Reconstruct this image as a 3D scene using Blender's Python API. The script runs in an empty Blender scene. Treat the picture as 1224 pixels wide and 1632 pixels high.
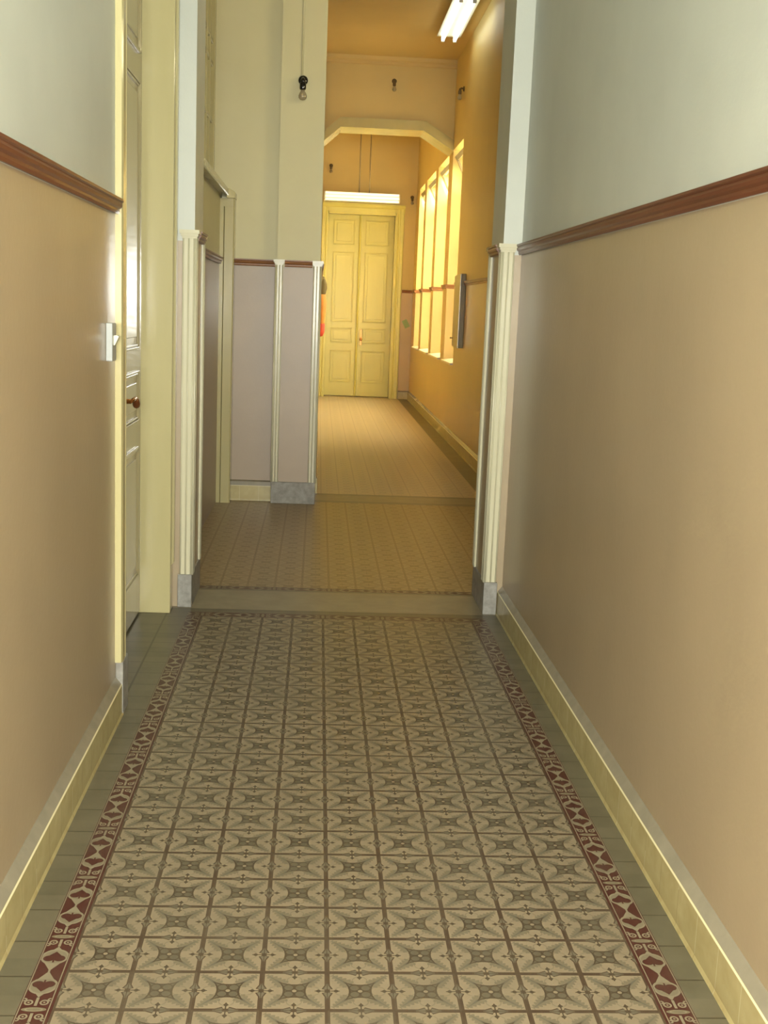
import bpy, bmesh, math, random
from mathutils import Vector, Matrix
random.seed(7)
S = bpy.context.scene
COL = S.collection

# ------------------------------------------------------------------ camera, world, big lights, exposure
EXPOSURE = 0.10
F_PX, YAW, PITCH, ROLL, CAM_H = 1864.3, 0.0614, 0.1715, 0.0402, 1.5324
Fw = Vector((math.sin(YAW) * math.cos(PITCH), math.cos(YAW) * math.cos(PITCH), -math.sin(PITCH)))
R0 = Vector((math.cos(YAW), -math.sin(YAW), 0)); U0 = R0.cross(Fw)
Rv = math.cos(ROLL) * R0 + math.sin(ROLL) * U0
Uv = -math.sin(ROLL) * R0 + math.cos(ROLL) * U0
cd = bpy.data.cameras.new('camera'); cam = bpy.data.objects.new('camera', cd); COL.objects.link(cam)
cd.sensor_fit = 'VERTICAL'; cd.sensor_height = 36.0; cd.sensor_width = 27.0
cd.lens = F_PX / 1632.0 * 36.0; cd.clip_start = 0.05; cd.clip_end = 200
cam.matrix_world = Matrix(((Rv.x, Uv.x, -Fw.x, 0), (Rv.y, Uv.y, -Fw.y, 0), (Rv.z, Uv.z, -Fw.z, CAM_H), (0, 0, 0, 1)))
S.camera = cam
S.view_settings.view_transform = 'Standard'; S.view_settings.look = 'None'
S.view_settings.exposure = EXPOSURE; S.view_settings.gamma = 1; S.view_settings.use_curve_mapping = False

W = bpy.data.worlds.new('world'); S.world = W; W.use_nodes = True
bg = W.node_tree.nodes['Background']; bg.inputs[0].default_value = (1.0, 0.84, 0.52, 1); bg.inputs[1].default_value = 4.5

def light(name, kind, loc, energy, color, size=0.1, aim=None, size_y=None):
    d = bpy.data.lights.new(name, kind); d.energy = energy; d.color = color
    if kind == 'AREA':
        d.shape = 'RECTANGLE' if size_y else 'SQUARE'; d.size = size
        if size_y: d.size_y = size_y
    else: d.shadow_soft_size = size
    o = bpy.data.objects.new(name, d); COL.objects.link(o); o.location = loc
    if aim is not None:
        o.rotation_euler = (Vector(aim) - Vector(loc)).to_track_quat('-Z', 'Y').to_euler()
    return o
# the photographer's flash, a hand's width above the lens
light('camera_flash', 'POINT', (0.03, -0.06, CAM_H + 0.07), 440, (1.0, 0.97, 0.90), 0.03)
# daylight falling in through the four corridor windows, from the open yard outside
WINS = [(18.85, 19.80), (17.10, 18.50), (15.40, 16.75), (13.90, 14.95)]
for (a, b) in WINS:
    light('window_daylight', 'AREA', (3.1, (a + b) / 2 + 0.3, 4.4), 1900 * (b - a), (1.0, 0.82, 0.43), b - a, (0.9, (a + b) / 2, 0.6), 1.6)

# cool unseen fill light, added behind the photographer to brighten the walls ahead
light('end_fill_light', 'AREA', (0.13, -3.0, 1.66), 270, (0.94, 0.98, 0.94), 0.6, (0.13, 5.0, 2.2), 0.36)

# ------------------------------------------------------------------ node helper
class E:
    """a socket or number that can be combined with + - * / into Math nodes"""
    def __init__(s, nt, v): s.nt = nt; s.v = v
    def _op(s, op, *o, clamp=False):
        n = s.nt.nodes.new('ShaderNodeMath'); n.operation = op; n.use_clamp = clamp
        for i, a in enumerate((s,) + o):
            a = a.v if isinstance(a, E) else a
            if isinstance(a, (int, float)): n.inputs[i].default_value = a
            else: s.nt.links.new(a, n.inputs[i])
        return E(s.nt, n.outputs[0])
    def __add__(s, o): return s._op('ADD', o)
    __radd__ = __add__
    def __sub__(s, o): return s._op('SUBTRACT', o)
    def __rsub__(s, o): return (s * -1.0) + o
    def __mul__(s, o): return s._op('MULTIPLY', o)
    __rmul__ = __mul__
    def __truediv__(s, o): return s._op('DIVIDE', o)
    def abs(s): return s._op('ABSOLUTE')
    def floor(s): return s._op('FLOOR')
    def fract(s): return s._op('FRACT')
    def pow(s, e): return s._op('POWER', e)
    def sqrt(s): return s._op('SQRT')
    def sin(s): return s._op('SINE')
    def min(s, o): return s._op('MINIMUM', o)
    def max(s, o): return s._op('MAXIMUM', o)
    def lt(s, o): return s._op('LESS_THAN', o)
    def gt(s, o): return s._op('GREATER_THAN', o)
    def pingpong(s, o): return s._op('PINGPONG', o)
    def clamp(s): return s._op('ADD', 0.0, clamp=True)

def new_mat(name):
    m = bpy.data.materials.new(name); m.use_nodes = True
    nt = m.node_tree; b = nt.nodes['Principled BSDF']
    return m, nt, b
def pos(nt):
    g = nt.nodes.new('ShaderNodeNewGeometry'); s = nt.nodes.new('ShaderNodeSeparateXYZ')
    nt.links.new(g.outputs['Position'], s.inputs[0])
    return g, [E(nt, s.outputs[i]) for i in range(3)]
def noise(nt, vec, scale, detail=3, rough=0.55, stretch=None):
    if stretch:
        mp = nt.nodes.new('ShaderNodeMapping'); mp.inputs['Scale'].default_value = stretch
        nt.links.new(vec, mp.inputs[0]); vec = mp.outputs[0]
    n = nt.nodes.new('ShaderNodeTexNoise'); n.inputs['Scale'].default_value = scale
    n.inputs['Detail'].default_value = detail; n.inputs['Roughness'].default_value = rough
    nt.links.new(vec, n.inputs['Vector']); return E(nt, n.outputs['Fac'])
def mix(nt, fac, a, b):
    n = nt.nodes.new('ShaderNodeMix'); n.data_type = 'RGBA'
    for sock, v in ((n.inputs[0], fac), (n.inputs[6], a), (n.inputs[7], b)):
        v = v.v if isinstance(v, E) else v
        if isinstance(v, (int, float)): sock.default_value = v
        elif isinstance(v, tuple): sock.default_value = (*v, 1)
        else: nt.links.new(v, sock)
    return n.outputs[2]
def paint(name, col, col2=None, rough=0.4, nscale=2.5, bump=0.0, stretch=None, spec=0.5, coat=0.0, bscale=60, amount=1.0):
    m, nt, b = new_mat(name); g, (x, y, z) = pos(nt)
    col2 = col2 or tuple(c * 0.86 for c in col)
    f = noise(nt, g.outputs['Position'], nscale, 4, 0.6, stretch)
    f = ((f - 0.35) * (2.6 * amount)).clamp()
    nt.links.new(mix(nt, f, col2, col), b.inputs['Base Color'])
    b.inputs['Roughness'].default_value = rough; b.inputs['Specular IOR Level'].default_value = spec
    if coat: b.inputs['Coat Weight'].default_value = coat; b.inputs['Coat Roughness'].default_value = 0.08
    if bump:
        bn = noise(nt, g.outputs['Position'], bscale, 2)
        bp = nt.nodes.new('ShaderNodeBump'); bp.inputs['Strength'].default_value = bump; bp.inputs['Distance'].default_value = 0.004
        nt.links.new(bn.v, bp.inputs['Height']); nt.links.new(bp.outputs[0], b.inputs['Normal'])
    return m
def emit(name, col, st):
    m, nt, b = new_mat(name)
    b.inputs['Base Color'].default_value = (*col, 1); b.inputs['Emission Color'].default_value = (*col, 1)
    b.inputs['Emission Strength'].default_value = st; return m

# ------------------------------------------------------------------ materials
M = {}
M['upper'] = paint('plaster_pale', (0.52, 0.54, 0.47), (0.46, 0.48, 0.42), 0.42, 1.6, 0.12)
M['dado'] = paint('dado_tan', (0.385, 0.305, 0.190), (0.345, 0.272, 0.170), 0.30, 2.2, 0.16, (1, 1, 0.5), bscale=35)
M['vupper'] = paint('plaster_cream', (0.60, 0.56, 0.33), (0.56, 0.52, 0.30), 0.5, 1.6, 0.1)
M['vdado'] = paint('dado_mauve', (0.39, 0.305, 0.215), (0.355, 0.28, 0.20), 0.38, 2.2, 0.1)
M['fupper'] = paint('plaster_ochre', (0.66, 0.52, 0.22), (0.62, 0.48, 0.195), 0.5, 1.2)
M['fdado'] = paint('dado_ochre', (0.52, 0.37, 0.15), (0.48, 0.34, 0.13), 0.32, 1.6)
M['ceil'] = paint('ceiling_ochre', (0.66, 0.50, 0.22), (0.62, 0.465, 0.20), 0.6, 1.2)
M['cream'] = paint('gloss_cream_paint', (0.50, 0.445, 0.235), (0.455, 0.405, 0.205), 0.16, 5, 0.10, (1, 1, 0.15), 0.6, bscale=25)
M['creamlt'] = paint('gloss_ivory_paint', (0.60, 0.57, 0.40), (0.54, 0.51, 0.35), 0.24, 7, 0.12, (1, 1, 0.12), 0.35, bscale=25)
M['door'] = paint('door_cream_paint', (0.36, 0.305, 0.165), (0.33, 0.28, 0.15), 0.16, 4, 0.03, (1, 1, 0.2), 0.6, bscale=25)
M['fdoor'] = paint('far_door_paint', (0.66, 0.61, 0.19), (0.61, 0.56, 0.165), 0.28, 3, 0.06, (1, 1, 0.2), 0.4, bscale=25)
M['wood'] = paint('varnished_wood', (0.17, 0.055, 0.024), (0.10, 0.030, 0.013), 0.36, 6, 0.0, (1, 0.12, 1), 0.35, 0.12)
M['wood2'] = paint('light_brown_wood', (0.27, 0.115, 0.035), (0.20, 0.08, 0.022), 0.4, 6)
M['stone'] = paint('grey_stone', (0.33, 0.32, 0.28), (0.20, 0.19, 0.165), 0.55, 22, 0.2)
M['sill'] = paint('white_stone_sill', (0.75, 0.70, 0.60), None, 0.4, 8)
M['thresh'] = paint('worn_threshold_stone', (0.26, 0.225, 0.15), (0.21, 0.18, 0.12), 0.42, 9)
M['black'] = paint('black_bakelite', (0.012, 0.011, 0.011), None, 0.12, 5)
M['brownh'] = paint('brown_bulb_holder', (0.13, 0.085, 0.035), None, 0.5, 5)
M['white'] = paint('white_plastic', (0.40, 0.42, 0.40), None, 0.35, 5)
M['rocker'] = paint('ivory_plastic', (0.75, 0.72, 0.52), None, 0.3, 5)
M['brass'] = paint('aged_brass', (0.55, 0.24, 0.07), (0.38, 0.15, 0.04), 0.25, 30)
M['brass'].node_tree.nodes['Principled BSDF'].inputs['Metallic'].default_value = 0.9
M['copper'] = paint('dark_wooden_grip', (0.20, 0.07, 0.02), (0.14, 0.045, 0.015), 0.25, 30)
M['metal'] = paint('grey_painted_metal', (0.36, 0.30, 0.17), None, 0.3, 4)
M['steel'] = paint('bright_steel', (0.7, 0.68, 0.6), None, 0.2, 4)
M['steel'].node_tree.nodes['Principled BSDF'].inputs['Metallic'].default_value = 0.9
M['tube'] = emit('lit_tube', (0.95, 1.0, 0.85), 5)
M['tube2'] = emit('dim_tube', (1.0, 0.93, 0.66), 1.1)
M['lampwhite'] = paint('white_enamel', (0.8, 0.8, 0.72), None, 0.3, 4)
M['olive'] = paint('olive_cloth', (0.13, 0.10, 0.03), None, 0.8, 14)
M['orange'] = paint('orange_cloth', (0.75, 0.30, 0.05), None, 0.7, 14)
M['red'] = paint('red_cloth', (0.60, 0.06, 0.02), None, 0.7, 14)
M['green'] = paint('green_card', (0.30, 0.42, 0.16), None, 0.5, 14)
# glass
m, nt, b = new_mat('clear_glass'); b.inputs['Base Color'].default_value = (1, 1, 1, 1); b.inputs['Roughness'].default_value = 0.02
b.inputs['Transmission Weight'].default_value = 1; b.inputs['IOR'].default_value = 1.45; M['glass'] = m
m, nt, b = new_mat('bulb_glass'); b.inputs['Base Color'].default_value = (0.60, 0.52, 0.36, 1); b.inputs['Roughness'].default_value = 0.25
b.inputs['Transmission Weight'].default_value = 0.6; M['bulb'] = m
M['frost'] = paint('frosted_yellow_pane', (0.50, 0.47, 0.28), (0.42, 0.39, 0.22), 0.25, 6, 0.3)
# yellow glazed skirting tiles, joints every 15 cm along the wall
def skirting_mat(name, axis, phase):
    m, nt, b = new_mat(name); g, P3 = pos(nt); y = P3[axis]; z = P3[2]
    n1 = noise(nt, g.outputs['Position'], 14, 4)
    base = mix(nt, ((n1 - 0.3) * 2.2).clamp(), (0.40, 0.335, 0.15), (0.50, 0.43, 0.215))
    d = (((y - phase) / 0.15).fract() - 0.5).abs()
    j = d.gt(0.493)
    k = noise(nt, g.outputs['Position'], 3.0, 1).gt(0.5)
    base = mix(nt, j * k, base, (0.62, 0.57, 0.36))
    base = mix(nt, j * (1.0 - k), base, (0.30, 0.25, 0.12))
    stain = (((0.05 - z) * 18).clamp() * ((n1 - 0.42) * 5).clamp())
    base = mix(nt, stain * 0.6, base, (0.27, 0.19, 0.06))
    # cement capping along the top of the tiles
    base = mix(nt, z.gt(0.1215), base, mix(nt, n1, (0.19, 0.17, 0.12), (0.31, 0.275, 0.195)))
    line = ((z - 0.119).abs()).lt(0.0022)
    base = mix(nt, line, base, (0.66, 0.60, 0.36))
    nt.links.new(base, b.inputs['Base Color']); b.inputs['Roughness'].default_value = 0.24
    return m
M['skirt_y'] = skirting_mat('yellow_glazed_skirting', 1, 0.03)
M['skirt_x'] = skirting_mat('yellow_glazed_skirting_back', 0, 0.015)
# grey cement side tiles
def grey_tile():
    m, nt, b = new_mat('plain_grey_tiles'); g, (x, y, z) = pos(nt)
    d = (((y - 2.338) / 0.15).fract() - 0.5).abs()
    n1 = noise(nt, g.outputs['Position'], 9, 5)
    w = nt.nodes.new('ShaderNodeTexWhiteNoise'); w.noise_dimensions = '1D'
    nt.links.new((((y - 2.338) / 0.15 + 0.5).floor() + x.gt(0.1) * 37.0).v, w.inputs['W'])
    c = mix(nt, ((n1 - 0.3) * 2.4).clamp(), (0.088, 0.077, 0.046), (0.118, 0.106, 0.066))
    c = mix(nt, E(nt, w.outputs['Value']) * 0.35, c, (0.17, 0.145, 0.09))
    c = mix(nt, (d.gt(0.484) + (x + 0.712).abs().lt(0.004)).clamp(), c, (0.055, 0.045, 0.025))
    nt.links.new(c, b.inputs['Base Color']); b.inputs['Roughness'].default_value = 0.36
    return m
M['grey'] = grey_tile()
CREAM = (0.50, 0.405, 0.255); TAUPE = (0.150, 0.098, 0.058); GREYT = (0.225, 0.193, 0.122); DARK = (0.135, 0.098, 0.058); LEAF = (0.320, 0.270, 0.172)
def tile_mat(name, x0, y0, tint=None):
    m, nt, b = new_mat(name); g, (x, y, z) = pos(nt)
    n1 = noise(nt, g.outputs['Position'], 160, 2, 0.5)
    gx = (x - x0) / 0.15; gy = (y - y0) / 0.15
    u = gx.fract() - 0.5; v = gy.fract() - 0.5
    a = u.abs(); bb = v.abs()
    p = a.max(bb); q = a.min(bb); e = 0.5 - p
    s = (a + bb) * 0.7071; d = (a - bb).abs() * 0.7071
    r = (a * a + bb * bb).sqrt()
    col = CREAM
    # acanthus leaves reaching to the corners, with lobed edges
    lob = ((s * 44.0).sin().abs()) * 0.045
    leaf = d.lt(((0.60 - s) * 0.50).min((s - 0.10) * 0.9) * 0.55 + lob + (n1 - 0.5) * 0.02) * s.gt(0.22) * s.lt(0.60)
    col = mix(nt, leaf * 0.9, col, LEAF)
    vein = d.lt(((0.58 - s) * 0.10)) * s.gt(0.3) * s.lt(0.57)
    col = mix(nt, vein, col, (0.26, 0.232, 0.155))
    sidec = ((p - 0.27) * (p - 0.27) + q * q).sqrt()      # pale hollow on each side of the star
    col = mix(nt, (sidec.lt(0.125)) * (1.0 - sidec.lt(0.105)) * 0.55, col, LEAF)
    # star outline and its grey filling
    st = s.pow(0.62) + d.pow(0.62)
    col = mix(nt, st.lt(0.545), col, DARK)
    col = mix(nt, st.lt(0.480), col, GREYT)
    pr = (((a - 0.085) * (a - 0.085)) + ((bb - 0.085) * (bb - 0.085))).sqrt()
    col = mix(nt, (pr.lt(0.083)) * (1.0 - pr.lt(0.066)), col, DARK)
    col = mix(nt, pr.lt(0.066), col, GREYT)
    col = mix(nt, q.lt(0.009) * p.lt(0.15), col, DARK)
    col = mix(nt, r.lt(0.050), col, DARK)
    col = mix(nt, r.lt(0.034), col, CREAM)
    # bars between the tiles, swelling into leaves in the middle of each side
    grow = ((q - 0.020) * 2.5).min((0.245 - q) * 0.45)
    wid = grow.max(0.040)
    col = mix(nt, e.lt(wid), col, TAUPE)
    inn = e.lt(wid - 0.024) * e.gt(0.006) * q.lt(0.19) * q.gt(0.04)
    col = mix(nt, inn, col, (0.27, 0.235, 0.155))
    col = mix(nt, e.lt(0.012) * q.lt(0.055), col, DARK)
    stem = q.lt(0.010) * e.lt(0.19)
    dia = (q / 0.042 + (e - 0.135).abs() / 0.052).lt(1.0)
    col = mix(nt, stem.max(dia), col, DARK)
    joint = e.lt(0.004)
    col = mix(nt, joint * 0.35, col, (0.08, 0.06, 0.04))
    # wear: each tile a little different, soft dirt
    w = nt.nodes.new('ShaderNodeTexWhiteNoise'); w.noise_dimensions = '2D'
    cv = nt.nodes.new('ShaderNodeCombineXYZ'); nt.links.new(gx.floor().v, cv.inputs[0]); nt.links.new(gy.floor().v, cv.inputs[1])
    nt.links.new(cv.outputs[0], w.inputs['Vector'])
    col = mix(nt, E(nt, w.outputs['Value']).pow(2.0) * 0.22, col, (0.30, 0.255, 0.165))
    n2 = noise(nt, g.outputs['Position'], 3.5, 5, 0.65)
    col = mix(nt, ((n2 - 0.45) * 1.2).clamp(), col, (0.26, 0.22, 0.14))
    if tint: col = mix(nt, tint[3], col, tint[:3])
    else: col = mix(nt, 0.54, col, (0.0, 0.0, 0.0))
    nt.links.new(col, b.inputs['Base Color']); b.inputs['Specular IOR Level'].default_value = 0.3; b.inputs['Roughness'].default_value = 0.36
    return m
X0, Y0 = -0.5356, 2.3611
M['tile'] = tile_mat('patterned_cement_tiles', X0, Y0)
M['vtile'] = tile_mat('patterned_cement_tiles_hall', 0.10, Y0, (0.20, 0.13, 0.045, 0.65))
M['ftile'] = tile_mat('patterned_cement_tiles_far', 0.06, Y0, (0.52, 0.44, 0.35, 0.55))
def border_mat(name, axis, centre, half, phase):
    """maroon border: hearts in teardrops, scrolls and an oval, mirrored every 15 cm"""
    m, nt, b = new_mat(name); g, P3 = pos(nt)
    w = ((P3[axis] - centre) / half).abs()          # 0..1 across
    L = (P3[1 - axis] - phase)._op('PINGPONG', 0.15) / 0.15   # 0 = oval, 1 = diamonds
    RED = (0.115, 0.036, 0.026); CR = (0.40, 0.345, 0.22)
    X = w * 0.25; T = L * 1.0                         # same unit for both: one tile length = 1
    col = RED
    # oval
    ov = ((X / 0.185).pow(2.0) + (T / 0.055).pow(2.0))
    col = mix(nt, ov.lt(1.0), col, (0.30, 0.25, 0.15))
    col = mix(nt, ov.lt(0.55) * ov.gt(0.35), col, CR)
    # scrolls: two rings each side joined by a stalk
    r1 = ((X - 0.115).pow(2.0) + (T - 0.175).pow(2.0)).sqrt()
    r2 = ((X - 0.19).pow(2.0) + (T - 0.245).pow(2.0)).sqrt()
    sc = (r1.lt(0.068) * r1.gt(0.040)).max(r2.lt(0.042) * r2.gt(0.016)).max(X.lt(0.022) * T.lt(0.3) * T.gt(0.09))
    sc = sc.max(r1.lt(0.018))
    col = mix(nt, sc, col, CR)
    # teardrop
    dx = X; dy = T - 0.60
    rr = (dx * dx + dy * dy).sqrt()
    point = (X / 0.225 + (T - 0.60).abs() / 0.395).lt(1.0) * T.gt(0.60)
    drop = rr.lt(0.218).max(point).max(X.lt(0.016) * T.gt(0.75))
    low = (X / 0.20 + (0.60 - T) / 0.30).lt(1.0) * T.lt(0.6)
    drop = drop.max(low)
    col = mix(nt, drop, col, CR)
    inner = rr.lt(0.185) * rr.gt(0.0)
    col = mix(nt, inner, col, (0.335, 0.285, 0.18))
    # heart, tip towards the oval
    h1 = ((X - 0.082).pow(2.0) + ((T - 0.645) * 1.1).pow(2.0)).sqrt().lt(0.090)
    tri = (X / 0.182 + (0.665 - T) / 0.215).lt(1.0) * T.lt(0.665)
    stem = X.lt(0.014) * T.gt(0.6) * T.lt(0.76)
    col = mix(nt, h1.max(tri).max(stem), col, RED)
    # edge lines
    col = mix(nt, w.gt(0.80), col, RED)
    col = mix(nt, w.gt(0.83) * w.lt(0.90), col, CR)
    n2 = noise(nt, g.outputs['Position'], 6, 5, 0.65)
    col = mix(nt, ((n2 - 0.45) * 1.0).clamp(), col, (0.2, 0.15, 0.10))
    col = mix(nt, 0.46, col, (0.0, 0.0, 0.0))
    nt.links.new(col, b.inputs['Base Color']); b.inputs['Specular IOR Level'].default_value = 0.3; b.inputs['Roughness'].default_value = 0.36
    return m
BL = (-0.6106, -0.5406); BR = (0.8190, 0.8890)
M['bordl'] = border_mat('maroon_border_left', 0, sum(BL) / 2, 0.037, Y0)
M['bordr'] = border_mat('maroon_border_right', 0, sum(BR) / 2, 0.037, Y0)
M['bordc'] = border_mat('maroon_border_cross', 1, 5.70, 0.037, X0)
M['bordv'] = border_mat('maroon_border_hall', 1, 6.27, 0.037, 0.10)

# ------------------------------------------------------------------ mesh helpers
def box(bm, x0, x1, y0, y1, z0, z1, mi=0):
    v = [bm.verts.new((x, y, z)) for z in (z0, z1) for y in (y0, y1) for x in (x0, x1)]
    for f in ((0, 2, 3, 1), (4, 5, 7, 6), (0, 1, 5, 4), (2, 6, 7, 3), (0, 4, 6, 2), (1, 3, 7, 5)):
        bm.faces.new([v[i] for i in f]).material_index = mi
def prism(bm, pts, a0, a1, axis='z', mi=0):
    """extrude a closed 2-D outline along an axis. axis z: (x,y); y: (x,z); x: (y,z)"""
    def mk(p, t):
        return {'z': (p[0], p[1], t), 'y': (p[0], t, p[1]), 'x': (t, p[0], p[1])}[axis]
    A = [bm.verts.new(mk(p, a0)) for p in pts]; B = [bm.verts.new(mk(p, a1)) for p in pts]
    n = len(pts)
    for i in range(n):
        bm.faces.new((A[i], A[(i + 1) % n], B[(i + 1) % n], B[i])).material_index = mi
    bm.faces.new(A[::-1]).material_index = mi; bm.faces.new(B).material_index = mi
def tube(bm, pts, rad, seg=12, mi=0):
    pts = [Vector(p) for p in pts]; rings = []
    rads = rad if isinstance(rad, (list, tuple)) else [rad] * len(pts)
    for i, p in enumerate(pts):
        t = (pts[min(i + 1, len(pts) - 1)] - pts[max(i - 1, 0)]).normalized()
        s = t.orthogonal().normalized() if i == 0 else (rings_s - t * rings_s.dot(t)).normalized()
        rings_s = s; c = t.cross(s)
        rings.append([bm.verts.new(p + (s * math.cos(2 * math.pi * k / seg) + c * math.sin(2 * math.pi * k / seg)) * rads[i]) for k in range(seg)])
    for a, b in zip(rings, rings[1:]):
        for k in range(seg):
            f = bm.faces.new((a[k], a[(k + 1) % seg], b[(k + 1) % seg], b[k])); f.material_index = mi; f.smooth = True
    bm.faces.new(rings[0][::-1]).material_index = mi; bm.faces.new(rings[-1]).material_index = mi
def lathe(bm, prof, origin, seg=20, axis='z', mi=0):
    """prof: (radius, along) pairs turned about the axis through origin"""
    o = Vector(origin); rings = []
    for r, h in prof:
        ring = []
        for k in range(seg):
            c, s = math.cos(2 * math.pi * k / seg) * r, math.sin(2 * math.pi * k / seg) * r
            ring.append(bm.verts.new(o + {'z': Vector((c, s, h)), 'x': Vector((h, c, s)), 'y': Vector((c, h, s))}[axis]))
        rings.append(ring)
    for a, b in zip(rings, rings[1:]):
        for k in range(seg):
            f = bm.faces.new((a[k], a[(k + 1) % seg], b[(k + 1) % seg], b[k])); f.material_index = mi; f.smooth = True
    bm.faces.new(rings[0][::-1]); bm.faces.new(rings[-1])
def obj(name, bm, mats, parent=None, bevel=0, kind=None, **props):
    bmesh.ops.recalc_face_normals(bm, faces=bm.faces)
    me = bpy.data.meshes.new(name); bm.to_mesh(me); bm.free()
    for m_ in (mats if isinstance(mats, (list, tuple)) else [mats]): me.materials.append(M[m_] if isinstance(m_, str) else m_)
    o = bpy.data.objects.new(name, me); COL.objects.link(o)
    if parent:
        o.parent = parent; o.matrix_parent_inverse = Matrix.Translation(-parent.location)
    if bevel:
        md = o.modifiers.new('bevel', 'BEVEL'); md.width = bevel; md.segments = 2; md.limit_method = 'ANGLE'; md.angle_limit = 0.6
    if kind: o['kind'] = kind
    for k, v in props.items(): o[k] = v
    return o
def thing(name, label, cat, loc, group=None):
    o = bpy.data.objects.new(name, None); COL.objects.link(o); o.location = loc; o['label'] = label; o['category'] = cat
    if group: o['group'] = group
    o.empty_display_size = 0.1
    return o
def struct(name, bm, mats, bevel=0, label=None, parent=None):
    o = obj(name, bm, mats, parent, bevel, kind=None if parent else 'structure')
    if label: o['label'] = label
    return o
B = bmesh.new

# ------------------------------------------------------------------ measures
XL, XR = -0.715, 0.985          # near corridor walls
PL, PR = -0.610, 0.893          # faces of the two piers in the opening
YP0, YP1 = 5.84, 6.24           # pier depth
ZD, ZR = 1.820, 1.868           # dado top, rail top
CEIL = 4.56
VX = -0.76                      # hall left wall
FX0, FX1 = 0.0, 1.60            # far corridor
YB, YP, YE = 9.20, 9.10, 20.40  # hall back wall, pillar face, end wall
DY0, DY1 = 4.36, 5.70           # near door opening

def wall_boxes(bm, x0, x1, y0, y1, z1=CEIL, z0=0.0, dado=0, up=1):
    if z0 < ZD: box(bm, x0, x1, y0, y1, z0, ZD, dado)
    box(bm, x0, x1, y0, y1, max(z0, ZD), z1, up)

# floor: quads of tile, border, grey side tiles and threshold stone
bm = B()
def quad(x0, x1, y0, y1, mi, z=0.0):
    vs = [bm.verts.new(p) for p in ((x0, y0, z), (x1, y0, z), (x1, y1, z), (x0, y1, z))]
    bm.faces.new(vs).material_index = mi
xa, xb = -1.3, 2.0
TR = X0 + 1.35
quad(xa, -0.6106, -2.6, 5.74, 1); quad(-0.6106, X0, -2.6, 5.663, 2); quad(X0, TR, -2.6, 5.663, 0)
quad(TR, 0.8890, -2.6, 5.663, 3); quad(0.8890, xb, -2.6, 5.74, 1)
quad(-0.6106, 0.8890, 5.663, 5.74, 4)
quad(xa, xb, 5.74, 5.81, 1); quad(xa, xb, 5.81, 6.21, 5)
quad(xa, xb, 6.21, 6.235, 1); quad(xa, xb, 6.235, 6.305, 6)
quad(xa, xb, 6.305, 9.20, 7); quad(xa, xb, 9.20, 9.30, 1); quad(xa, xb, 9.30, 9.57, 5); quad(xa, xb, 9.57, 9.65, 1)
quad(xa, 1.41, 9.65, 21.2, 8); quad(1.41, xb, 9.65, 21.2, 1)
o = struct('floor', bm, ['tile', 'grey', 'bordl', 'bordr', 'bordc', 'thresh', 'bordv', 'vtile', 'ftile'])
bm = B(); box(bm, -1.3, 2.0, -2.7, 21.3, -0.2, -0.004); struct('floor_slab', bm, 'stone')

# ceilings
bm = B(); box(bm, -1.3, 2.0, -2.7, 5.84, CEIL, CEIL + 0.15); struct('ceiling', bm, 'upper')
bm = B(); box(bm, -1.3, 2.0, 5.84, 21.3, CEIL, CEIL + 0.15); struct('ceiling', bm, 'ceil')

# ------------------------------------------------------------------ walls
bm = B()
wall_boxes(bm, -1.1, XL, -2.6, DY0 - .03); wall_boxes(bm, -1.1, XL, DY1 + .03, YP0)
box(bm, -1.1, XL, DY0 - .03, DY1 + .03, 3.28, CEIL, 1); box(bm, -1.1, -1.0, DY0 - .03, DY1 + .03, 0, 3.28, 0)
wall_boxes(bm, -1.1, PL, YP0, YP1)
struct('wall_left', bm, ['dado', 'upper'])
bm = B()
wall_boxes(bm, XR, XR + 0.7, -2.6, YP0); wall_boxes(bm, PR, 1.75, YP0, YP1)
box(bm, PL, PR, YP0, YP1, 3.7, CEIL, 1)
struct('wall_right', bm, ['dado', 'upper'])
bm = B()
for a, b_ in ((-1.3, -0.52), (0.78, 2.0)): wall_boxes(bm, a, b_, -2.75, -2.6)
box(bm, -0.52, 0.78, -2.75, -2.6, 0, 1.0, 0); box(bm, -0.52, 0.78, -2.75, -2.6, 3.3, CEIL, 1)
struct('wall_back', bm, ['dado', 'upper'])
# hall
bm = B(); box(bm, -1.1, VX, YP1, YB, 0, ZD, 0); box(bm, -1.1, VX, YP1, YB, ZD, 2.34, 1)
box(bm, -1.1, -0.82, YP1, 6.70, 2.38, CEIL, 1); box(bm, -1.1, -0.82, 6.70, YB, 4.15, CEIL, 1)
box(bm, -1.1, -0.95, 6.70, YB, 2.38, 4.15, 1)
struct('wall_hall_left', bm, ['vdado', 'vupper'])
bm = B(); wall_boxes(bm, -1.1, -0.32, YB, YB + 0.4); wall_boxes(bm, -0.33, FX0, YP, YP + 0.5)
struct('wall_hall_back', bm, ['vdado', 'vupper'])
# far corridor
bm = B(); wall_boxes(bm, -0.3, FX0, YP + 0.5, YE); struct('wall_far_left', bm, ['fdado', 'fupper'])
bm = B()
ys = [YP1] + [v for w in sorted(WINS) for v in w] + [YE]
for i in range(0, len(ys), 2): wall_boxes(bm, FX1, FX1 + 0.30, ys[i], ys[i + 1])
WZ0, WZ1 = 0.94, 3.50
for a, b_ in WINS:
    box(bm, FX1, FX1 + 0.30, a, b_, 0, WZ0, 0); box(bm, FX1, FX1 + 0.30, a, b_, WZ1, CEIL, 1)
struct('wall_far_right', bm, ['fdado', 'fupper'])
bm = B()
wall_boxes(bm, -0.3, 0.10, YE, YE + 0.5); wall_boxes(bm, 1.27, 1.9, YE, YE + 0.5); box(bm, 0.10, 1.27, YE, YE + 0.5, 3.14, CEIL, 1)
box(bm, 0.0, 1.4, YE + 0.5, YE + 0.6, 0, CEIL, 1)
struct('wall_far', bm, ['fdado', 'fupper'])
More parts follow.
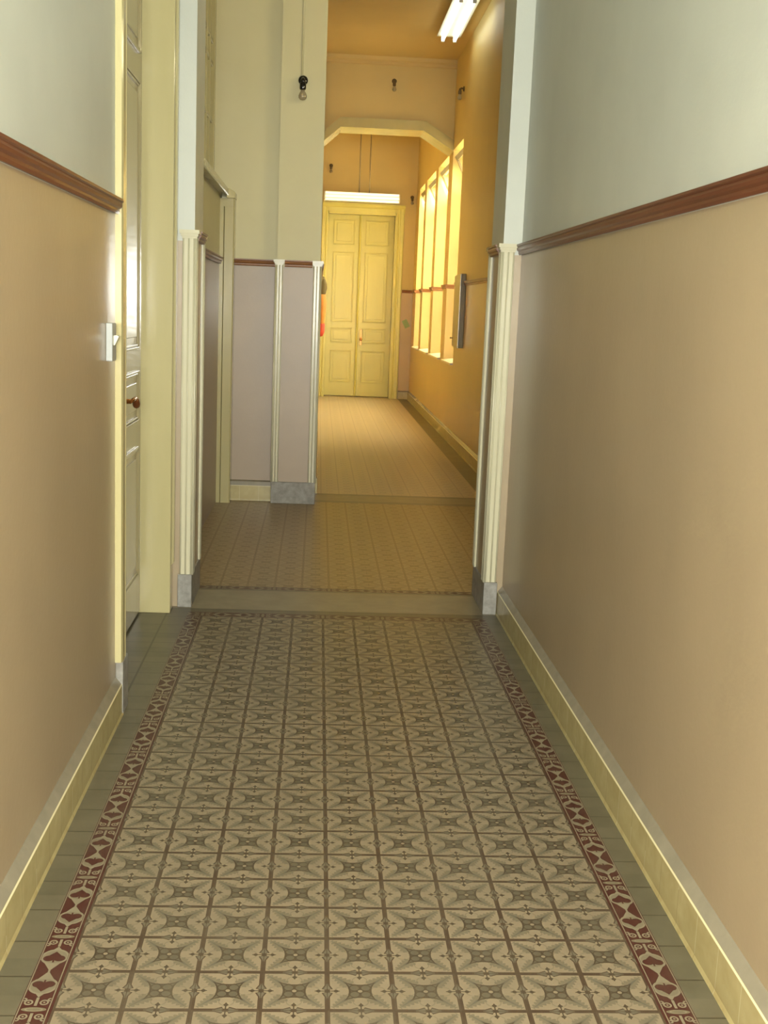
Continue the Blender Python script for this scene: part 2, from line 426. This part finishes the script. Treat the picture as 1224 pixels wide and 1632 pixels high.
# cross beam with chamfered corners
bm = B()
prism(bm, [(FX0, CEIL), (FX0, 3.60), (0.20, 3.77), (1.22, 3.77), (FX1, 3.55), (FX1, CEIL)], 15.0, 15.42, 'y')
struct('wall_arch', bm, 'fupper')
bm = B()   # added cream band, its colour standing in for the beam's lit soffit
ol = [(FX0, 3.54), (0.20, 3.715), (1.22, 3.715), (FX1, 3.49)]; il = [(FX0, 3.66), (0.19, 3.83), (1.24, 3.83), (FX1, 3.62)]
for i in range(3):
    prism(bm, [ol[i], ol[i + 1], il[i + 1], il[i]], 14.94, 15.48, 'y')
struct('trim_1', bm, 'cream')
bm = B()   # cornice on the beam and along the right wall
for y0, d in ((15.0, 0.06),):
    prism(bm, [(y0, CEIL), (y0 - 0.07, CEIL), (y0 - 0.05, CEIL - 0.04), (y0 - 0.02, CEIL - 0.055), (y0 - 0.02, CEIL - 0.085), (y0, CEIL - 0.095)], FX0, FX1, 'x')
struct('trim_2', bm, 'ceil')

# ------------------------------------------------------------------ chair rails (varnished wood moulding)
def rail_prof(s, base):   # outline in (outward, z)
    return [(base, 1.822), (base + s * 0.012, 1.820), (base + s * 0.016, 1.828), (base + s * 0.016, 1.836), (base + s * 0.023, 1.842),
            (base + s * 0.026, 1.850), (base + s * 0.024, 1.858), (base + s * 0.030, 1.862), (base + s * 0.030, 1.870), (base, 1.872)]
def rail_y(name, x, s, y0, y1, mat='wood'):
    bm = B(); prism(bm, rail_prof(s, x), y0, y1, 'y'); return struct(name, bm, mat)
def rail_x(name, y, x0, x1, mat='wood'):
    bm = B(); prism(bm, [(p[0], p[1]) for p in rail_prof(-1, y)], x0, x1, 'x'); return struct(name, bm, mat)
rail_y('trim_3', XL, 1, -2.6, 4.215)
rail_y('trim_4', XR, -1, -2.6, YP0)
rail_y('trim_5', VX, 1, YP1, 9.04, 'wood2')
rail_x('trim_6', YB, -0.66, -0.33, 'wood2'); rail_x('trim_7', YP, -0.27, -0.06, 'wood2')
rail_y('trim_8', PL, 1, 5.90, 6.19); rail_y('trim_9', PR, -1, 5.90, 6.19)
rail_x('trim_10', YE, 1.41, FX1, 'wood2')
ys = [YP1] + [v for w in sorted(WINS) for v in w] + [YE]
bm = B()
for i in range(0, len(ys), 2): prism(bm, rail_prof(-1, FX1), ys[i] - (0.03 if i else 0), ys[i + 1] + 0.03, 'y')
for a, b_ in WINS: prism(bm, [(p[0], p[1]) for p in rail_prof(-1, b_)], FX1 - 0.02, FX1 + 0.19, 'x')
struct('trim_11', bm, 'wood2')
rail_y('trim_12', FX0, 1, 9.62, YE)

# ------------------------------------------------------------------ skirtings
def skirt_prof(s, base, t=0.025):
    return [(base, 0), (base + s * (t + 0.004), 0), (base + s * t, 0.012), (base + s * t, 0.118), (base + s * (t - 0.004), 0.122), (base, 0.148)]
def skirt_y(name, x, s, y0, y1):
    bm = B(); prism(bm, skirt_prof(s, x), y0, y1, 'y'); return struct(name, bm, 'skirt_y')
skirt_y('baseboard_left', XL, 1, -2.6, 4.235)
skirt_y('baseboard_right', XR, -1, -2.6, YP0)
skirt_y('baseboard_far_right', FX1, -1, 9.5, YE)
skirt_y('baseboard_far_left', FX0, 1, 9.64, YE)
bm = B(); prism(bm, [(p[0], p[1]) for p in [(YB, 0), (YB - 0.028, 0), (YB - 0.025, 0.012), (YB - 0.025, 0.152), (YB, 0.162)]], -0.66, -0.335, 'x')
struct('baseboard_hall_back', bm, 'skirt_x')
bm = B(); prism(bm, skirt_prof(-1, YE), 1.41, FX1, 'x'); struct('baseboard_far', bm, 'skirt_x')

# ------------------------------------------------------------------ stone plinths under the corner guards
def plinth(n, x0, x1, y0, y1, label):
    bm = B(); box(bm, x0, x1, y0, y1, 0, 0.170); struct(n, bm, 'stone', 0.004, label)
plinth('trim_13', -0.675, PL + 0.006, YP0 - 0.020, YP1 + 0.02, 'grey stone plinth under left opening corner')
plinth('trim_14', PR - 0.006, 0.957, YP0 - 0.020, YP1 + 0.02, 'scuffed grey stone plinth under right opening corner')
plinth('trim_15', -0.337, FX0 + 0.008, YP - 0.02, YP + 0.5, 'wide grey stone plinth under the hall pillar')

# ------------------------------------------------------------------ corner guards: L-shaped painted mouldings with little capitals
def Lpoly(cx, cy, sx, sy, ax, ay, t):
    return [(cx - sx * t, cy - sy * t), (cx + sx * ax, cy - sy * t), (cx + sx * ax, cy), (cx, cy), (cx, cy + sy * ay), (cx - sx * t, cy + sy * ay)]
def guard(name, cx, cy, sx, sy, ax, ay, z1=1.862, t=0.009, cap=True, beads=3):
    bm = B()
    prism(bm, Lpoly(cx, cy, sx, sy, ax, ay, t), 0.168, z1 - 0.02, 'z')
    r = 0.0038
    for i in range(beads):       # reeding on both arms
        k = i / (beads - 1)
        px = cx + sx * (ax * (0.02 + 0.93 * k)); tube(bm, [(px, cy - sy * t, 0.17), (px, cy - sy * t, z1 - 0.02)], r, 8)
        py = cy + sy * (ay * (0.02 + 0.93 * k)); tube(bm, [(cx - sx * t, py, 0.17), (cx - sx * t, py, z1 - 0.02)], r, 8)
    tube(bm, [(cx - sx * t * .8, cy - sy * t * .8, 0.17), (cx - sx * t * .8, cy - sy * t * .8, z1 - 0.02)], 0.006, 10)
    if cap:
        for j, (g, za, zb) in enumerate(((0.004, -0.030, -0.020), (0.009, -0.020, -0.008), (0.015, -0.008, 0.010))):
            prism(bm, Lpoly(cx, cy, sx, sy, ax + g, ay + g, t + g), z1 + za, z1 + zb, 'z')
    return struct(name, bm, 'creamlt')
guard('trim_16', PL, YP0, -1, 1, 0.056, 0.055)
guard('trim_17', PL, YP1, -1, -1, 0.05, 0.045)
guard('trim_18', PR, YP0, 1, 1, 0.056, 0.055)
guard('trim_19', PR, YP1, 1, -1, 0.05, 0.045)
guard('trim_20', -0.33, YP, 1, 1, 0.046, 0.05)
guard('trim_21', FX0, YP, -1, 1, 0.050, 0.05)

# ------------------------------------------------------------------ near door on the left
LX = -0.845
def panel(bm, x, s, y0, y1, z0, z1, axis='x', raise_=0.006):
    """a framed, sunk and raised door panel on a leaf face at x (facing s)"""
    def bx(d0, d1, a0, a1, c0, c1):
        if axis == 'x': box(bm, min(x + s * d0, x + s * d1), max(x + s * d0, x + s * d1), a0, a1, c0, c1)
        else: box(bm, a0, a1, min(x + s * d0, x + s * d1), max(x + s * d0, x + s * d1), c0, c1)
    w = 0.022
    for d, o_ in ((0.012, 0), (0.008, w * .55)):
        ww = w * .5
        bx(-0.001, d, y0 + o_, y1 - o_, z0 + o_, z0 + o_ + ww); bx(-0.001, d, y0 + o_, y1 - o_, z1 - o_ - ww, z1 - o_)
        bx(-0.001, d, y0 + o_, y0 + o_ + ww, z0 + o_, z1 - o_); bx(-0.001, d, y1 - o_ - ww, y1 - o_, z0 + o_, z1 - o_)
    bx(-0.001, raise_, y0 + .055, y1 - .055, z0 + .055, z1 - .055)
d1 = bpy.data.objects.new('door_1', None); COL.objects.link(d1); d1.location = (LX, 5.03, 0); d1['kind'] = 'structure'
def leaf_x(y0, y1, top=3.22):
    bm = B(); box(bm, LX - 0.045, LX, y0 + .002, y1 - .002, 0.012, top)
    lf = obj('door_leaf', bm, 'door', d1, 0.002)
    for z0, z1 in ((.215, .845), (.965, 1.205), (1.305, 2.50), (2.62, 3.12)):
        bm = B(); panel(bm, LX, 1, y0 + .09, y1 - .11, z0, z1); obj('door_panel', bm, 'door', lf, 0.003)
    return lf
l1 = leaf_x(DY0, 5.03); l2 = leaf_x(5.03, DY1)
bm = B()     # lever handle
lathe(bm, [(0.022, 0), (0.022, 0.004), (0.012, 0.010), (0.010, 0.045)], (LX, 5.130, 1.095), 16, 'x')
tube(bm, [(LX + .045, 5.125, 1.096), (LX + .047, 5.160, 1.10), (LX + .046, 5.210, 1.101), (LX + .045, 5.240, 1.100), (LX + .043, 5.260, 1.094)], [.008, .0085, .009, .009, .010], 12)
h = obj('door_handle', bm, 'brass', l2)
bm = B(); tube(bm, [(LX + .045, 5.250, 1.098), (LX + .043, 5.275, 1.088), (LX + .041, 5.295, 1.073), (LX + .040, 5.305, 1.060), (LX + .040, 5.308, 1.052)], [.009, .014, .018, .015, .006], 12)
obj('grip', bm, 'copper', h)
bm = B(); box(bm, LX - .05, XL - 0.0, DY0 - .03, DY0, 0, 3.28); box(bm, LX - .05, XL + .018, DY1, DY1 + .03, 0, 3.28); box(bm, LX - .05, XL, DY0, DY1, 3.22, 3.28)
obj('door_jamb', bm, 'cream', d1, 0.003)
bm = B()     # near casing, with its stone foot
def casing_y(bm, x, y0, y1, z0, z1, flip=False):
    w = y1 - y0
    pr = [(0, 0), (0, .022), (.10, .026), (.42, .026), (.46, .020), (.52, .020), (.56, .025), (.62, .025), (.66, .017), (.72, .017), (.76, .021), (.84, .018), (.90, .012), (1.0, .012), (1.0, 0)]
    pts = [((x + d), (y0 + w * (1 - k if flip else k))) for k, d in pr]
    prism(bm, pts, z0, z1, 'z')
casing_y(bm, XL, 4.215, DY0 + .006, 0.205, 3.30)
casing_y(bm, XL, DY1 + .012, YP0 - .01, 0.24, 3.30, True)
obj('door_casing', bm, 'cream', d1)
bm = B(); box(bm, XL, XL + .028, 4.225, 4.345, 0, 0.205); obj('casing_foot', bm, 'stone', d1, 0.003)
bm = B(); box(bm, XL, XL + .017, DY1 + .02, DY1 + .10, 0, 0.24); obj('casing_foot', bm, 'cream', d1, 0.003)
bm = B(); casing = [(XL, 3.26), (XL + .03, 3.26), (XL + .03, 3.36), (XL + .045, 3.37), (XL + .045, 3.40), (XL, 3.40)]
prism(bm, casing, 4.2, YP0, 'y'); obj('door_head', bm, 'cream', d1)

# ------------------------------------------------------------------ hall left: ledge, corner casing and the latticed transom window
bm = B(); prism(bm, [(-0.85, 2.335), (-0.712, 2.322), (-0.700, 2.318), (-0.695, 2.326), (-0.695, 2.364), (-0.705, 2.376), (-0.85, 2.38)], YP1, YB, 'y')
prism(bm, [(-0.71, 2.30), (-0.648, 2.30), (-0.648, 2.345), (-0.69, 2.37), (-0.71, 2.37)], 9.00, YB, 'y')
struct('trim_22', bm, 'cream', 0.004, 'painted ledge below the high hall window')
bm = B(); prism(bm, [(VX, YB), (VX, 9.04), (VX + .028, 9.04), (VX + .032, 9.055), (VX + .036, 9.04), (-0.66, 9.04), (-0.652, 9.05), (-0.652, YB)], 0, 2.30, 'z')
prism(bm, [(VX + .028, 9.035), (VX + .028, 9.05), (-.66, 9.05), (-.66, 9.035)], 2.24, 2.30, 'z')
struct('trim_23', bm, 'cream', 0, 'painted corner casing beneath the ledge')
w1 = bpy.data.objects.new('window_1', None); COL.objects.link(w1); w1.location = (-0.84, 7.9, 2.38); w1['kind'] = 'structure'
bm = B()
x0, x1 = -0.875, -0.835
box(bm, x0, -0.82, 6.70, 6.78, 2.38, 4.15); box(bm, x0, -0.82, 9.12, YB, 2.38, 4.15); box(bm, x0, -0.825, 6.78, 9.12, 2.38, 2.46); box(bm, x0, -0.825, 6.78, 9.12, 4.08, 4.15)
obj('window_frame', bm, 'cream', w1, 0.003)
bm = B()
for z in (2.86, 3.26, 3.42, 3.82): box(bm, x0 + .008, x1, 6.78, 9.12, z - .016, z + .016)
for y in (7.25, 7.72, 8.2, 8.66, 8.90): box(bm, x0 + .006, x1 + .004, y - .018, y + .018, 2.46, 4.08)
obj('muntins', bm, 'cream', w1, 0.002)
bm = B(); box(bm, -0.862, -0.856, 6.78, 9.12, 2.46, 4.08); obj('window_pane', bm, 'frost', w1)

# ------------------------------------------------------------------ far corridor windows
for i, (a, b_) in enumerate(WINS):
    w = bpy.data.objects.new('window_%d' % (i + 2), None); COL.objects.link(w); w.location = (FX1 + .22, (a + b_) / 2, WZ0); w['kind'] = 'structure'
    xa_, xb_ = FX1 + .20, FX1 + .25
    c = (a + b_) / 2
    bm = B()
    box(bm, xa_, xb_, a, a + .05, WZ0, WZ1); box(bm, xa_, xb_, b_ - .05, b_, WZ0, WZ1)
    box(bm, xa_, xb_, a, b_, WZ0, WZ0 + .05); box(bm, xa_, xb_, a, b_, WZ1 - .05, WZ1); box(bm, xa_ - .01, xb_, a + .05, b_ - .05, 3.02, 3.08)
    obj('window_frame', bm, 'cream', w, 0.003)
    bm = B(); box(bm, xa_ + .005, xb_ - .005, c - .025, c + .025, WZ0 + .05, 3.02)
    for z in (1.62, 2.32): box(bm, xa_ + .012, xb_ - .012, a + .05, b_ - .05, z - .014, z + .014)
    obj('muntins', bm, 'cream', w, 0.002)
    bm = B(); box(bm, xa_ + .022, xa_ + .026, a + .05, b_ - .05, WZ0 + .05, 3.02); obj('window_pane', bm, 'glass', w)
    # hopper fanlight, hinged at its foot and tilted into the corridor
    bm = B(); t = math.radians(27); L_ = 0.40; bx_, bz_ = xa_ - .005, 3.06
    tx, tz = bx_ - L_ * math.sin(t), bz_ + L_ * math.cos(t)
    nx, nz = math.cos(t) * .03, math.sin(t) * .03
    def bar(k0, k1, y0, y1):
        p = [(bx_ + (tx - bx_) * k0, bz_ + (tz - bz_) * k0), (bx_ + (tx - bx_) * k1, bz_ + (tz - bz_) * k1)]
        prism(bm, [p[0], p[1], (p[1][0] + nx, p[1][1] + nz), (p[0][0] + nx, p[0][1] + nz)], y0, y1, 'y')
    bar(0, .14, a + .06, b_ - .06); bar(.86, 1, a + .06, b_ - .06); bar(.14, .86, a + .06, a + .11); bar(.14, .86, b_ - .11, b_ - .06)
    sash = obj('hopper_sash', bm, 'metal', w)
    bm = B()
    p = [(bx_ + (tx - bx_) * k + nx * .4, bz_ + (tz - bz_) * k + nz * .4) for k in (.14, .86)]
    prism(bm, [p[0], p[1], (p[1][0] + nx * .15, p[1][1] + nz * .15), (p[0][0] + nx * .15, p[0][1] + nz * .15)], a + .11, b_ - .11, 'y')
    obj('window_pane', bm, 'glass', sash)
    bm = B(); prism(bm, [(FX1 + .26, WZ0 + .03), (FX1 - .035, WZ0 - .005), (FX1 - .035, WZ0 - .03), (FX1 + .26, WZ0 - .03)], a + .001, b_ - .001, 'y')
    obj('window_sill', bm, 'sill', w, 0.004)
# brick yard wall face outside is never seen; daylight only

# ------------------------------------------------------------------ double door closing the far corridor
d2 = bpy.data.objects.new('door_2', None); COL.objects.link(d2); d2.location = (0.68, YE + .2, 0); d2['kind'] = 'structure'
FY = YE + 0.20
def leaf_y(x0, x1):
    bm = B(); box(bm, x0 + .002, x1 - .002, FY, FY + .045, 0.01, 3.10)
    lf = obj('door_leaf', bm, 'fdoor', d2, 0.002)
    for z0, z1 in ((.25, .80), (.93, 1.19), (1.29, 2.48), (2.60, 3.02)):
        bm = B(); panel(bm, FY, -1, x0 + .09, x1 - .09, z0, z1, 'y'); obj('door_panel', bm, 'fdoor', lf, 0.003)
    return lf
la = leaf_y(0.12, 0.67); lb = leaf_y(0.67, 1.25)
bm = B(); prism(bm, [(0.645, FY), (0.65, FY - .018), (0.665, FY - .026), (0.68, FY - .018), (0.685, FY)], 0.01, 3.10, 'z'); obj('meeting_bead', bm, 'fdoor', la)
bm = B(); box(bm, .72, .755, FY - .006, FY, .90, 1.17); lathe(bm, [(0.010, 0), (0.010, -0.04)], (.738, FY - .004, 1.0), 12, 'y')
lathe(bm, [(0.003, 0.03), (0.018, 0.022), (0.026, 0.0), (0.018, -0.022), (0.003, -0.028)], (.738, FY - .06, 1.0), 14, 'y')
obj('door_handle', bm, 'brass', lb)
bm = B()
box(bm, 0.10, 0.12, YE - .0, FY + .05, 0, 3.14); box(bm, 1.25, 1.27, YE, FY + .05, 0, 3.14); box(bm, 0.10, 1.27, YE, FY + .05, 3.10, 3.14)
obj('door_jamb', bm, 'fdoor', d2)
bm = B()
for s_, xe in ((1, 1.27), (-1, 0.10)):
    x = xe; wdt = .13 if s_ > 0 else .095
    pr = [(0, 0), (0, .014), (.15, .014), (.2, .024), (.35, .018), (.5, .018), (.55, .028), (.9, .028), (1, .02), (1, 0)]
    prism(bm, [(x + s_ * k * wdt, YE - d) for k, d in pr], 0, 3.24, 'z')
prism(bm, [(YE, 3.14), (YE - .02, 3.14), (YE - .02, 3.20), (YE - .035, 3.22), (YE - .05, 3.26), (YE - .05, 3.28), (YE, 3.28)], 0.01, 1.41, 'x')
obj('door_casing', bm, 'fdoor', d2)

# ------------------------------------------------------------------ light switch beside the near door
t = thing('light_switch', 'white surface-mounted light switch on the tan left wall just before the door casing', 'light switch', (XL, 4.07, 1.385))
bm = B(); box(bm, XL, XL + .022, 4.032, 4.110, 1.322, 1.450); obj('switch_plate', bm, 'white', t, 0.003)
bm = B(); prism(bm, [(XL + .022, 1.375), (XL + .026, 1.375), (XL + .040, 1.405), (XL + .033, 1.410), (XL + .022, 1.408)], 4.055, 4.085, 'y'); obj('rocker', bm, 'rocker', t, 0.001)

# ------------------------------------------------------------------ bare bulb holders on the walls
def bulb(loc, normal, label, sc=1.0, hold='black'):
    """socket on a round base, bulb hanging downwards in front of it; built facing -Y then turned"""
    t = thing('wall_lamp', label, 'wall lamp', loc)
    a = {'-y': 0.0, '-x': -math.pi / 2}[normal]
    mats = []
    bm = B(); lathe(bm, [(0.034, 0), (0.036, -0.006), (0.032, -0.016), (0.016, -0.020)], (0, 0, 0.02), 20, 'y'); mats.append(('base_plate', bm, hold))
    bm = B(); tube(bm, [(0, -.014, .022), (0, -.040, .026), (0, -.056, .012), (0, -.060, -.010)], [.012, .013, .018, .020], 14)
    lathe(bm, [(0.018, 0.01), (0.024, 0.0), (0.024, -0.035), (0.021, -0.042), (0.014, -0.045)], (0, -.060, -.012), 20, 'z'); mats.append(('socket', bm, hold))
    bm = B(); lathe(bm, [(0.012, 0), (0.014, -0.012), (0.024, -0.026), (0.031, -0.046), (0.029, -0.062), (0.018, -0.074), (0.004, -0.078)], (0, -.060, -.052), 20, 'z'); mats.append(('bulb', bm, 'bulb'))
    for n_, bm_, mt in mats:
        bmesh.ops.rotate(bm_, verts=bm_.verts, cent=(0, 0, 0), matrix=Matrix.Rotation(a, 3, 'Z') * sc)
        o_ = obj(n_, bm_, mt); o_.parent = t
    return t
bulb((-0.168, YP, 3.155), '-y', 'black bulb holder with bare bulb on the pale pillar, below a thin conduit')
bulb((0.836, 15.0, 4.27), '-y', 'small dim bulb holder high on the ochre cross beam above the arch', 0.85, 'brownh')
bulb((FX1, 14.09, 4.06), '-x', 'small dark bulb holder high on the far right wall, right of the cross beam', 0.85, 'brownh')
bulb((0.13, YE, 3.86), '-y', 'small dark bulb holder on the end wall above the left end of the lamp', 0.85, 'brownh')
bulb((1.52, YE, 3.40), '-y', 'small dark bulb holder on the end wall between lamp and windows', 0.85, 'brownh')
bm = B(); tube(bm, [(-0.176, YP - .007, 3.20), (-0.176, YP - .007, CEIL)], 0.008, 10)
o = obj('conduit', bm, 'vupper'); o['label'] = 'thin painted conduit running up the pillar from the black bulb holder'; o['category'] = 'conduit'

# ------------------------------------------------------------------ ceiling tube lamp, lit, in the far corridor
t = thing('ceiling_lamp', 'brightly lit twin-tube lamp on the ochre ceiling near the right wall', 'ceiling lamp', (1.33, 12.65, CEIL))
bm = B(); prism(bm, [(1.28, CEIL), (1.20, CEIL - .05), (1.20, CEIL - .055), (1.46, CEIL - .055), (1.46, CEIL - .05), (1.38, CEIL)], 11.75, 13.50, 'y'); obj('housing', bm, 'lampwhite', t)
for x in (1.265, 1.395):
    bm = B(); tube(bm, [(x, 11.80, CEIL - .088), (x, 13.45, CEIL - .088)], 0.019, 14); obj('tube', bm, 'tube', t)
    for y in (11.77, 13.455):
        bm = B(); box(bm, x - .018, x + .018, y, y + .025, CEIL - .115, CEIL - .054)
        obj('tube_holder', bm, 'lampwhite', t)

# lamp over the far door, hung from two conduits
t = thing('hanging_lamp', 'pale three-tube lamp hung crosswise above the far double door', 'ceiling lamp', (0.66, 20.15, 3.40))
bm = B(); prism(bm, [(20.08, 3.28), (20.05, 3.30), (20.10, 3.43), (20.23, 3.43), (20.26, 3.30), (20.23, 3.28)], 0.03, 1.29, 'x'); obj('housing', bm, 'lampwhite', t)
for k, z in enumerate((3.405, 3.352, 3.298)):
    bm = B(); tube(bm, [(0.05, 20.055 - .012 * k * 0, z), (1.27, 20.055, z)], 0.017, 12); obj('tube', bm, 'tube2', t)
for x in (.61, .78):
    bm = B(); tube(bm, [(x, 20.16, 3.43), (x, 20.16, CEIL)], 0.011, 10); obj('suspension_rod', bm, 'metal', t)

# ------------------------------------------------------------------ odds and ends on the far walls
t = thing('wall_cabinet', 'narrow grey wall cabinet with a bright edge on the far right wall before the windows', 'cabinet', (FX1, 13.3, 1.2))
bm = B(); box(bm, FX1 - .05, FX1, 13.02, 13.58, 1.14, 1.95); obj('cabinet_body', bm, 'metal', t, 0.004)
bm = B(); box(bm, FX1 - .062, FX1 - .05, 13.03, 13.57, 1.15, 1.94); dr = obj('cabinet_door', bm, 'metal', t, 0.003)
bm = B(); box(bm, FX1 - .064, FX1 - .055, 13.005, 13.022, 1.14, 1.95); obj('edge_strip', bm, 'steel', t)
bm = B(); lathe(bm, [(0.006, 0), (0.006, -.02), (.014, -.026), (.012, -.034), (.003, -.036)], (FX1 - .062, 13.50, 1.24), 14, 'x'); obj('knob', bm, 'steel', dr)
bm = B(); box(bm, -.045, .045, -.004, 0, -.07, .07)
bmesh.ops.rotate(bm, verts=bm.verts, cent=(0, 0, 0), matrix=Matrix.Rotation(math.radians(-28), 3, 'Y'))
bmesh.ops.translate(bm, verts=bm.verts, vec=(1.50, YE, 1.30))
o = obj('notice_card', bm, 'green'); o['label'] = 'small green card stuck askew on the end wall right of the door'; o['category'] = 'card'
# garment hanging at the left wall of the far corridor, half hidden by the pillar
t = thing('hanging_jacket', 'orange and red garment under an olive cap, half hidden by the pillar', 'jacket', (0.0, 15.0, 1.9))
def blob(name, prof, mat):
    bm = B(); lathe(bm, prof, (0.0, 15.0, 0), 20, 'z')
    for v in bm.verts:
        v.co.x = max(0.004, 0.012 + v.co.x * .9)
        v.co.y = 15.0 + (v.co.y - 15.0) * 1.5 + .01 * math.sin(v.co.z * 30)
    return obj(name, bm, mat, t)
blob('cap', [(0.02, 1.92), (0.055, 1.89), (0.085, 1.82), (0.09, 1.76), (0.07, 1.69), (0.03, 1.66)], 'olive')
blob('jacket_body', [(0.03, 1.72), (0.07, 1.68), (0.085, 1.60), (0.08, 1.45), (0.07, 1.34), (0.06, 1.31)], 'orange')
blob('jacket_hem', [(0.055, 1.34), (0.075, 1.31), (0.07, 1.22), (0.05, 1.17), (0.02, 1.16)], 'red')

# unseen tube lamp added on the near corridor's ceiling to raise the brightness
t = thing('corridor_fill_lamp', 'added out-of-view twin-tube fill lamp on the ceiling of the near corridor', 'ceiling lamp', (0.13, 1.2, CEIL))
bm = B(); box(bm, 0.0, 0.26, 0.5, 1.8, CEIL - .055, CEIL); obj('housing', bm, 'lampwhite', t, 0.004)
M['tube3'] = emit('cool_fill_tube', (0.88, 1.0, 0.98), 62)
for x in (0.07, 0.19):
    bm = B(); tube(bm, [(x, .55, CEIL - .08), (x, 1.75, CEIL - .08)], 0.019, 12); obj('tube', bm, 'tube3', t)

# tube lamp added to brighten the hall's left wall, hidden behind the right pier
t = thing('hall_fill_lamp', 'added out-of-view twin-tube fill lamp high on the right wall of the small hall', 'wall lamp', (FX1, 7.3, 3.1))
bm = B(); box(bm, FX1 - .055, FX1, 6.7, 7.9, 2.98, 3.24); obj('housing', bm, 'lampwhite', t, 0.004)
M['tube4'] = emit('warm_fill_tube', (1.0, 0.88, 0.55), 44)
for z in (3.05, 3.17):
    bm = B(); tube(bm, [(FX1 - .08, 6.75, z), (FX1 - .08, 7.85, z)], 0.019, 12); obj('tube', bm, 'tube4', t)
